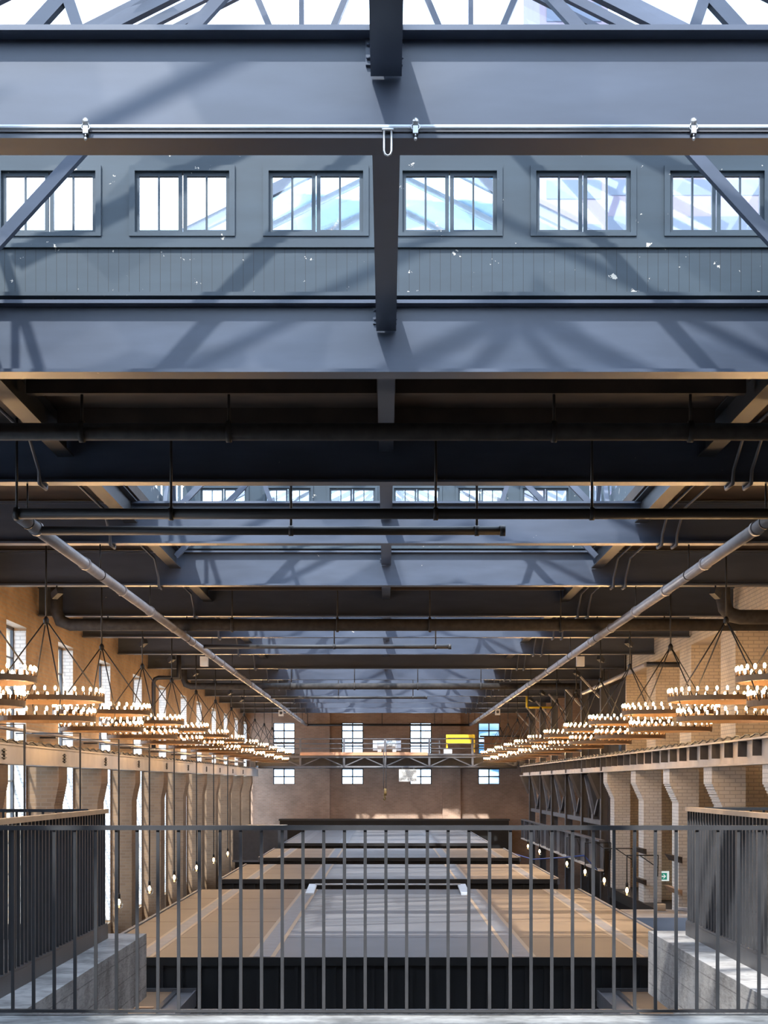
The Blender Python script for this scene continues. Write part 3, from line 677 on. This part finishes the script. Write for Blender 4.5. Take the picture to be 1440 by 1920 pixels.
for i, n in enumerate(nodes):
    B(PX(n)-0.05, PX(n)+0.05, YC-0.04, YC+0.04, PZ(1438), PZ(1385)).build('post', GREYSTEEL, t)
    for d in (-41, 41):
        if X0 < PX(n+d) < X1: MB().bar((PX(n), YC, PZ(1437)), (PX(n+d), YC, PZ(1419)), 0.05, 0.05).build('lattice_bar', GREYSTEEL, t)
for y in (1385.5, 1394.5, 1403.5): MB().tube([(PX(505), YC, PZ(y)), (PX(966), YC, PZ(y))], 0.022, 6).build('handrail', GREYSTEEL, t)
for s, x in ((-1, -6.2), (1, 6.33)):
    B(x-0.12, x+0.12, YC-0.5, YC+1.2, 0.80 if s > 0 else 0.72, 1.02).build('end_carriage', DARKSTEEL, t)
    B(min(x, s*5.9), max(x, s*5.9), YC+0.45, YC+0.9, 0.80, 1.2).build('end_bracket', DARKSTEEL, t)
h = thing('hoist', (0, YC, PZ(1410)), 'pale grey cable hoist with drum on the middle of the crane', 'hoist')
B(PX(699), PX(752), YC+0.47, YC+0.50, PZ(1407), PZ(1388)).build('back_plate', GALV, h)
B(PX(708), PX(715), YC+0.22, YC+0.47, PZ(1409.5), PZ(1393)).build('bearing_block', GALV, h)
B(PX(736), PX(743), YC+0.22, YC+0.47, PZ(1409.5), PZ(1393)).build('bearing_block', GALV, h)
MB().tube([(PX(707), YC+0.28+0.06, PZ(1397.5)), (PX(741), YC+0.28+0.06, PZ(1397.5))], 0.21, 20).build('drum', GALV, h)
cl = MB()
for j in range(5): xx = PX(726+j*2.2); cl.tube([(xx, YC+0.28+0.06+0.225*math.cos(a), PZ(1397.5)+0.225*math.sin(a)) for a in [q*math.pi/8 for q in range(16)]], 0.02, 6, True)
cl.build('rope_coil', CHROME, h)
hk = thing('crane_hook', (PX(721), YC, PZ(1500)), 'rusty hook block hanging on steel ropes below the crane', 'hook')
for dx in (-3, 1.8): MB().tube([(PX(722+dx), YC-0.14, PZ(1405)), (PX(722+dx), YC-0.14, PZ(1479))], 0.014, 6).build('rope', DARKSTEEL, hk)
MB().tube([(PX(721)-0.02, YC-0.14, PZ(1485)), (PX(721)+0.1, YC-0.14, PZ(1485))], 0.17, 16).build('sheave_block', RUST, hk)
MB().tube([(PX(721), YC-0.14, PZ(1490)), (PX(721), YC-0.14, PZ(1494)), (PX(722.5), YC-0.14, PZ(1496.5)), (PX(721), YC-0.14, PZ(1499.5)), (PX(718.7), YC-0.14, PZ(1497.5))], 0.035, 8).build('hook', RUST, hk)
t = thing('crane_sign', (PX(764.5), YC-0.1, PZ(1465)), 'cream notice board with dark lettering hanging below the crane', 'sign')
B(PX(748), PX(781.5), YC-0.1, YC-0.07, PZ(1465.3), PZ(1442.6)).build('board', SIGNW, t)
for x in (754, 776): B(PX(x)-0.015, PX(x)+0.015, YC-0.09, YC-0.06, PZ(1443), PZ(1438)).build('hanger', GREYSTEEL, t)
def text(body, size, x, y, z, mat, parent, name, wide=None):
    cu = bpy.data.curves.new(name, 'FONT'); cu.body = body; cu.size = size; cu.align_x = 'CENTER'; cu.extrude = 0.002
    tmp = bpy.data.objects.new(name + '_source', cu); COL.objects.link(tmp); bpy.context.view_layer.update()
    me = bpy.data.meshes.new_from_object(tmp.evaluated_get(bpy.context.evaluated_depsgraph_get()))
    bpy.data.objects.remove(tmp); me.materials.clear(); me.materials.append(mat)
    o = bpy.data.objects.new(name, me); COL.objects.link(o)
    o.parent = parent; o.location = Vector((x, y, z)) - ORG[parent.name]; o.rotation_euler = (math.pi/2, 0, 0)
    if wide:
        bpy.context.view_layer.update(); o.scale.x = wide / max(0.01, o.dimensions.x)
    return o
for s_, py, sz, wd in (('ONLY AUTHORIZED', 1447.2, 0.105, 30), ('PERSONNEL', 1450.6, 0.10, 23), ('TO OPERATE', 1454.2, 0.09, 20), ('THIS CRANE', 1457.2, 0.085, 17), ('LIMIT 8 TON', 1463.3, 0.155, 30)):
    text(s_, sz, PX(764.6), YC-0.104, PZ(py), INK, t, 'lettering', wd*k)
t = thing('yellow_frame', (PX(864), YC+0.2, PZ(1411)), 'yellow steel maintenance frame standing on the crane walkway', 'frame')
B(PX(837), PX(891), YC+0.25, YC+0.40, PZ(1383), PZ(1377)).build('upper_beam', YELLOW, t)
B(PX(839), PX(886), YC+0.27, YC+0.38, PZ(1394), PZ(1385)).build('lower_beam', YELLOW, t)
for x in (838.5, 889.5): B(PX(x)-0.04, PX(x)+0.04, YC+0.28, YC+0.38, PZ(1410.4), PZ(1377.5)).build('leg', YELLOW, t)
t = thing('crane_ladder', (PX(815), YC-0.05, PZ(1412)), 'grey rung ladder frame standing on the crane walkway', 'ladder')
for x in (805.5, 824): B(PX(x)-0.03, PX(x)+0.03, YC+0.05, YC+0.11, PZ(1413.4), PZ(1385)).build('side_rail', GREYSTEEL, t)
for y in (1388, 1393, 1398, 1403, 1408): B(PX(806), PX(823.5), YC+0.06, YC+0.10, PZ(y)-0.015, PZ(y)+0.015).build('rung', GREYSTEEL, t)
t = thing('control_box', (PX(840), YC, PZ(1413)), 'pale grey electrical box on the crane below the yellow frame', 'box')
B(PX(832), PX(847.5), YC-0.12, YC+0.1, PZ(1413.4), PZ(1405)).build('body', GALV, t)
B(PX(832.6), PX(847), YC-0.135, YC-0.12, PZ(1412.6), PZ(1405.6)).build('door', GALV, t)
t = thing('enclosure_panel', (5.7, 84.6, 1.3), 'tan plain boxed panel standing in front of the end-wall window nearest the blind side', 'panel')
B((908-724)*84.6/F, 6.5, 84.5, 85.0, 1.4, 2.25).build('body', ORANGE, t)
B((900-724)*84.6/F, 6.6, 84.45, 84.75, 2.25, 2.33).build('top_rail', DARKSTEEL, t)

# ------------------------------------------------------------------ sprinkler pipes and lagged ducts
def hangers(t, lst, r, ztop):
    for (x, y, z) in lst:
        MB().tube([(x, y, z), (x, y, ztop)], 0.008, 6).build('hanger_rod', BLACK, t)
        MB().lathe((x, y, z), [(r+0.006, -0.03), (r+0.012, -0.02), (r+0.012, 0.02), (r+0.006, 0.03)], 10).build('hanger_clamp', BLACK, t) if False else None
ZP = 2.87
def pipe_main(x, label, y0):
    t = thing('sprinkler_pipe', (x, y0, ZP), label, 'pipe', 'sprinkler pipes')
    MB().tube([(x, y0, ZP), (x, 84.5, ZP)], 0.072, 14).build('pipe', PIPE, t)
    yy = y0+0.9
    while yy < 84:
        MB().tube([(x, yy-0.05, ZP), (x, yy+0.05, ZP)], 0.086, 14).build('coupling', PIPE, t); yy += 3.1
    for g in GY[2:]:
        MB().tube([(x, g+0.12, ZP+0.07), (x, g+0.12, ZB)], 0.01, 6).build('hanger_rod', BLACK, t)
        MB().tube([(x, g+0.10, ZP), (x, g+0.14, ZP)], 0.080, 14).build('hanger_band', BLACK, t)
pipe_main(-3.95, 'grey sprinkler main running down the hall on the window side', 18.35)
pipe_main(4.18, 'grey sprinkler main running down the hall on the blind-wall side', 18.35)
def pipe_cross(name, y, z, r, xa, xb, label, mat, ups, ztop=ZD, cap=True, group=None, bends=()):
    t = thing(name, ((xa+xb)/2, y, z), label, 'pipe', group)
    pts = [(xa, y, z), (xb, y, z)]
    if 'L' in bends: pts = [(xa, y, ztop-0.01), (xa, y, z+r*2.2), (xa+r*0.65, y, z+r*0.65), (xa+r*2.2, y, z)] + pts[1:]
    MB().tube(pts, r, 14).build('pipe', mat, t)
    if cap: MB().tube([(xb-0.05, y, z), (xb+0.01, y, z)], r*1.25, 14).build('end_cap', mat, t)
    for x in ups:
        MB().tube([(x, y, z+r*0.8), (x, y, ztop)], 0.014, 8).build('hanger_rod', mat, t)
        MB().tube([(x-0.025, y, z), (x+0.025, y, z)], r*1.22, 14).build('hanger_band', mat, t)
    return t
pipe_cross('sprinkler_pipe', 18.25, 2.875, 0.058, -3.98, 4.95, 'thick black sprinkler pipe crossing the hall between the two grey mains at their near ends', BLACKPIPE, (-3.95, -2.3, 0.53, 2.2), ZD, False, 'sprinkler pipes')
pipe_cross('sprinkler_pipe', 19.2, 2.835, 0.05, -3.87, 1.33, 'black sprinkler branch with capped end just beyond the nearest black cross pipe', BLACKPIPE, (-1.07, 1.02), ZD, True, 'sprinkler pipes')
pipe_cross('sprinkler_pipe', 36.2, 2.885, 0.045, -3.87, 1.37, 'black capped sprinkler branch beyond the fifth and sixth girders', BLACKPIPE, (-1.1, 1.05), ZD, True, 'sprinkler pipes')
pipe_cross('sprinkler_pipe', 57.3, 2.86, 0.045, -3.87, 1.37, 'farthest black capped sprinkler branch under the roof', BLACKPIPE, (-1.6, 0.9), ZD, True, 'sprinkler pipes')
pipe_cross('sprinkler_pipe', 84.62, 2.86, 0.05, -3.98, 4.2, 'dark cross pipe joining the sprinkler mains at the end wall', BLACKPIPE, (-3.9, -0.2, 2.4, 4.1), ZD, False, 'sprinkler pipes')
pipe_cross('lagged_duct', 16.27, 3.345, 0.085, -6.88, 6.88, 'dark lagged pipe crossing just behind the second roof girder', LAGGING, (-2.9, -1.5, 1.6, 2.9), 3.70, False, 'lagged pipes')
pipe_cross('lagged_duct', 33.25, 3.075, 0.118, -6.42, 7.88, 'dark lagged pipe with an upturned end before the sixth roof girder', LAGGING, (-3, -0.95, 0.85, 3.4), ZD, False, 'lagged pipes', ('L',))
pipe_cross('lagged_duct', 54.0, 3.05, 0.10, -6.4, 6.1, 'dark lagged pipe with an upturned end beyond the ninth roof girder', LAGGING, (-3, -1, 1, 3), ZD, False, 'lagged pipes', ('L',))
t = thing('lagged_duct', (6.1, 30.4, 3.0), 'short dark lagged elbow dropping from the roof into the blind wall', 'pipe', 'lagged pipes')
MB().tube([(6.0, 30.4, 3.895), (6.0, 30.4, 3.28), (6.04, 30.4, 3.10), (6.13, 30.4, 2.99), (6.3, 30.4, 2.95), (7.88, 30.4, 2.95)], 0.13, 14).build('pipe', LAGGING, t)
t = thing('wall_riser_pipe', (-6.55, 49.5, 0.95), 'black riser pipe turning in from the window wall above the chandeliers', 'pipe')
MB().tube([(-6.62, 48.6, 0.99), (-6.62, 48.6, 2.85), (-6.58, 48.6, 2.95), (-6.48, 48.6, 2.99), (-5.9, 48.6, 2.99), (-5.9, 48.6, 3.89)], 0.06, 12).build('pipe', BLACKPIPE, t)
t = thing('branch_pipe', (6.35, 41.2, 2.85), 'grey branch pipe beside the cream piers with black return into a recess', 'pipe')
MB().tube([(6.3, 54.5, 2.86), (6.3, 41.3, 2.86)], 0.065, 12).build('pipe', PIPE, t)
MB().tube([(6.3, 41.3, 2.86), (7.89, 41.3, 2.86)], 0.065, 12).build('return_pipe', BLACKPIPE, t)
for g in (GY[7], GY[8]): MB().tube([(6.3, g+0.12, 2.9), (6.3, g+0.12, ZB)], 0.015, 8).build('hanger_rod', BLACK, t)
# conduits that dip under every girder beside the roof lights
for x, lb in ((-3.78, 'window-wall side conduit dipping under each roof girder'), (3.78, 'inner blind-wall side conduit dipping under each roof girder'), (3.98, 'outer blind-wall side conduit dipping under each roof girder')):
    pts = [(x, 14.2, 3.66)]
    for g in GY[2:]:
        pts += [(x, g-0.62, 3.66), (x, g-0.10, 3.40), (x, g-0.06, 3.262), (x, g+0.30, 3.262), (x, g+0.36, 3.40), (x, g+0.8, 3.66)]
    tag(MB().tube(pts, 0.017, 8).build('conduit', GREYSTEEL), 'thin grey ' + lb, 'conduit', 'conduits beside the roof lights')

# ------------------------------------------------------------------ ring chandeliers
ZU, ZL, RU, RL, ZA = 1.27, 0.97, 0.87, 0.735, 2.47
bulb_me = None
def chandelier(x, y, fine, label, group):
    global bulb_me
    t = thing('ring_chandelier', (x, y, ZL), label, 'chandelier', group)
    up = MB().ring((x, y, ZU), RU, 0.075, 0.035, 56); lo = MB().ring((x, y, ZL), RL, 0.075, 0.035, 48)
    slv = MB().lathe((0, 0, 0), [(0.017, 0), (0.017, 0.065)], 8)
    pos = [(x+RU*math.cos(2*math.pi*i/36), y+RU*math.sin(2*math.pi*i/36), ZU+0.037) for i in range(36)] + \
          [(x+RL*math.cos(2*math.pi*(i+0.5)/30), y+RL*math.sin(2*math.pi*(i+0.5)/30), ZL+0.037) for i in range(30)]
    if not fine:
        for i, p in enumerate(pos): (up if i < 36 else lo).lathe(p, [(0.017, 0), (0.017, 0.065)], 6)
    up.build('upper_ring', BRONZE, t); lo.build('lower_ring', BRONZE, t)
    MB().tube([(x, y, ZA), (x, y, ZD)], 0.014, 8).build('hanging_rod', BLACK, t)
    MB().lathe((x, y, ZA), [(0.02, -0.06), (0.045, -0.03), (0.045, 0.03), (0.02, 0.07)], 10).build('hub', BLACK, t)
    for q in range(4):
        a = math.pi*(0.14+q/2)
        MB().tube([(x+0.03*math.cos(a), y+0.03*math.sin(a), ZA-0.02), (x+RU*math.cos(a), y+RU*math.sin(a), ZU+0.03)], 0.011, 6).build('stay_rod', BLACK, t)
        MB().tube([(x+RL*math.cos(a), y+RL*math.sin(a), ZL), (x+RU*math.cos(a), y+RU*math.sin(a), ZU-0.02)], 0.008, 6).build('ring_link', BLACK, t)
    if bulb_me is None:
        m = MB().lathe((0, 0, 0), [(0.010, 0.065), (0.016, 0.078), (0.0195, 0.094), (0.018, 0.110), (0.011, 0.124), (0.004, 0.131)], 8)
        o = m.build('bulb', BULBM, None, (0, 0, 0)); bulb_me = o.data; bpy.data.objects.remove(o)
        o = slv.build('candle_sleeve', SLEEVE, None, (0, 0, 0)); chandelier.sl = o.data; bpy.data.objects.remove(o)
    base = Vector((x, y, ZL))
    for p in pos:
        o = bpy.data.objects.new('bulb', bulb_me); COL.objects.link(o); o.parent = t; o.location = Vector(p) - base
        if fine:
            s_ = bpy.data.objects.new('candle_sleeve', chandelier.sl); COL.objects.link(s_); s_.parent = o
    return t
CHY = [21.0, 26.1, 31.2, 36.4, 41.4, 46.7, 52.0, 57.4, 62.5, 67.6, 72.8, 77.9]
for s, nm, grp in ((-1, 'window-wall', 'ring chandeliers along the window wall'), (1, 'blind-wall', 'ring chandeliers along the blind wall')):
    for i, y in enumerate(CHY):
        chandelier(s*5.2, y, i < 3, f'two-tier bronze ring chandelier of lit bulbs, {"nearest" if i == 0 else ORD[i]} in the {nm} row', grp)

# ------------------------------------------------------------------ pendant bulbs on bracket arms
def pendant(side, y, label, group):
    x = side*5.7; zt, zb = 0.92, -2.6
    t = thing('pendant_bulb', (x, y, zb), label, 'pendant lamp', group)
    xw = side*(6.9 if side < 0 or y < 49 else 6.3)
    if side < 0:
        MB().tube([(xw, y, zt), (x, y, zt), (x, y, zb+0.22)], 0.014, 6).build('bracket_arm', BLACK, t)
    else:
        xr = 6.44 if y < 49 else 6.10; z2 = -1.72
        MB().tube([(xr, y, z2), (x, y, z2), (x, y, zb+0.22)], 0.014, 6).build('bracket_arm', BLACK, t)
        MB().tube([(xr, y, z2-0.30), (x+0.3, y, z2)], 0.012, 6).tube([(xr, y, z2), (xr-0.01, y, z2-0.5)], 0.012, 6).build('bracket_brace', BLACK, t)
    MB().lathe((x, y, zb), [(0.02, 0.24), (0.032, 0.22), (0.032, 0.13), (0.024, 0.12)][::-1], 10).build('lamp_holder', BLACK, t)
    MB().lathe((x, y, zb), [(0.010, 0.12), (0.030, 0.08), (0.036, 0.04), (0.022, 0.0), (0.006, -0.015)][::-1], 10).build('filament', PENDM, t)
    MB().lathe((x, y, zb), [(0.022, 0.13), (0.06, 0.08), (0.098, 0.01), (0.10, -0.03), (0.075, -0.085), (0.02, -0.115)][::-1], 16).build('glass_globe', BULBGLASS, t)
PYL = [26.9, 31.8, 36.4, 41.1, 45.9, 51.3, 56.4, 61.4]
for i, y in enumerate(PYL): pendant(-1, y, f'bare glowing bulb on a bracket along the window wall, {"nearest" if i == 0 else ORD[i]} from the railing', 'pendant bulbs along the window wall')
PYR = [40.4, 44.6, 48.9, 53.8, 63.4, 68.6]
for i, y in enumerate(PYR): pendant(1, y, f'glowing glass globe bulb on the blind-wall side, {"nearest" if i == 0 else ORD[i]} from the railing', 'pendant bulbs along the blind wall')

# ------------------------------------------------------------------ speakers and spotlights under the roof
for i, (px, py, y, lb) in enumerate(((383, 1240, 43.75, 'white loudspeaker under the roof girders near the window-side sprinkler main'), (1088, 1240, 43.75, 'white loudspeaker under the roof girders near the blind-side sprinkler main'),
                       (527, 1337, 70.3, 'small far white loudspeaker below the window-side end of the roof'), (933, 1335, 70.3, 'small far white loudspeaker below the blind-side end of the roof'))):
    x = (px-724)*y/F; z = (1467.5-py)*y/F
    t = thing('loudspeaker', (x, y, z), lb, 'loudspeaker', 'white loudspeakers under the roof')
    B(x-0.10, x+0.10, y-0.09, y+0.09, z-0.13, z+0.12).build('cabinet', WHITE, t)
    MB().tube([(x, y-0.105, z), (x, y-0.088, z)], 0.06, 14).build('grille', DARKSTEEL if i > 1 else WHITE, t)
    MB().tube([(x, y+0.05, z+0.12), (x, y+0.05, ZB)], 0.012, 6).build('hanger_rod', BLACK, t)
for gi in range(4, 12):
    for s, nm in ((-1, 'window'), (1, 'blind')):
        x, y = s*5.5, GY[gi]+0.05
        t = thing('spotlight', (x, y, ZB-0.2), f'small black spotlight under the {ORD[gi]} roof girder on the {nm}-wall side', 'spotlight', 'spotlights under the roof girders')
        MB().tube([(x, y, ZB), (x, y, ZB-0.10)], 0.012, 6).build('stem', BLACK, t)
        MB().bar((x-s*0.06, y-0.06, ZB-0.09), (x+s*0.06, y+0.06, ZB-0.17), 0.11, 0.11).build('head', DARKSTEEL, t)

# ------------------------------------------------------------------ details on the white brick piers
t = thing('exit_sign', (7.0, 43.2, -2.5), 'green and white running-exit arrow sign between the white brick piers', 'sign')
xs, zs, ys = (1244-724)*43.2/F, -(1643-1467.5)*43.2/F, 43.2
B(xs-0.20, xs+0.14, ys-0.02, ys+0.02, zs-0.12, zs+0.13).build('panel', LITWHITE, t)
B(xs-0.085, xs+0.085, ys-0.026, ys-0.02, zs-0.085, zs+0.085).build('green_field', GREEN, t)
MB().add([(xs-0.05, ys-0.03, zs-0.014), (xs+0.02, ys-0.03, zs-0.014), (xs-0.018, ys-0.03, zs-0.052), (xs+0.012, ys-0.03, zs-0.052), (xs+0.06, ys-0.03, zs), (xs+0.012, ys-0.03, zs+0.052), (xs-0.018, ys-0.03, zs+0.052), (xs+0.02, ys-0.03, zs+0.014), (xs-0.05, ys-0.03, zs+0.014)],
         [(0, 1, 7, 8), (1, 2, 3, 4), (4, 5, 6, 7), (1, 4, 7)]).build('arrow', LITWHITE, t)
B(xs+0.14, XR, ys-0.012, ys+0.012, zs-0.02, zs+0.02).build('bracket', DARKSTEEL, t) if xs+0.14 < XR else None
for px, py, y, wd, lb in ((1172, 1593, 43.1, 0.5, 'upper dark timber bracket shelf on the farthest white pier'), (1172, 1650, 43.1, 0.5, 'lower dark timber bracket shelf on the farthest white pier'),
                      (1222, 1608, 38.0, 0.75, 'dark timber bracket shelf above the exit sign'), (1222, 1668, 38.0, 0.7, 'tan timber bracket shelf below the exit sign')):
    z = -(py-1467.5)*y/F; x = 6.44
    t = thing('bracket_shelf', (x, y, z), lb, 'shelf', 'timber bracket shelves on the white piers')
    MB().prism([(x, z+0.05), (x-0.1, z+0.05), (x, z-0.09)], y-0.9, y+0.9, 'y').build('board', WOOD if 'tan' in lb else DECK, t)
# rails, cords and dark clutter near the far stalls
tag(MB().tube([(3.98, 55.0, -2.25), (4.5, 52.5, -2.36), (5.2, 50.5, -2.22), (5.7, 49.2, -2.1), (6.10, 49.3, -2.52)], 0.018, 6).build('blue_cable', BLUECORD), 'thin blue cable slung from the third stall to the steel bays', 'cable')
# ------------------------------------------------------------------ buildings seen through the roof glass
def tower(x0, x1, y0, y1, z1, label):
    t = thing('outside_building', ((x0+x1)/2, y0, -6), label, 'building', 'buildings outside')
    B(x0, x1, y0, y1, -6, z1).build('facade', EXTB, t)
    n = 0; z = z1-1.6
    while z > 6 and n < 14:
        B(x0+0.4, x1-0.4, y0-0.06, y0, z-0.6, z+0.5).build('window_band', EXTD, t); z -= 2.6; n += 1
tower(9.0, 13.0, 100, 112, 52, 'tall mauve tower beyond the roof light, seen above the nearest girder')
tower(13.0, 38.0, 120, 140, 43.5, 'broad mauve block outside, seen through the windows over the blind side')
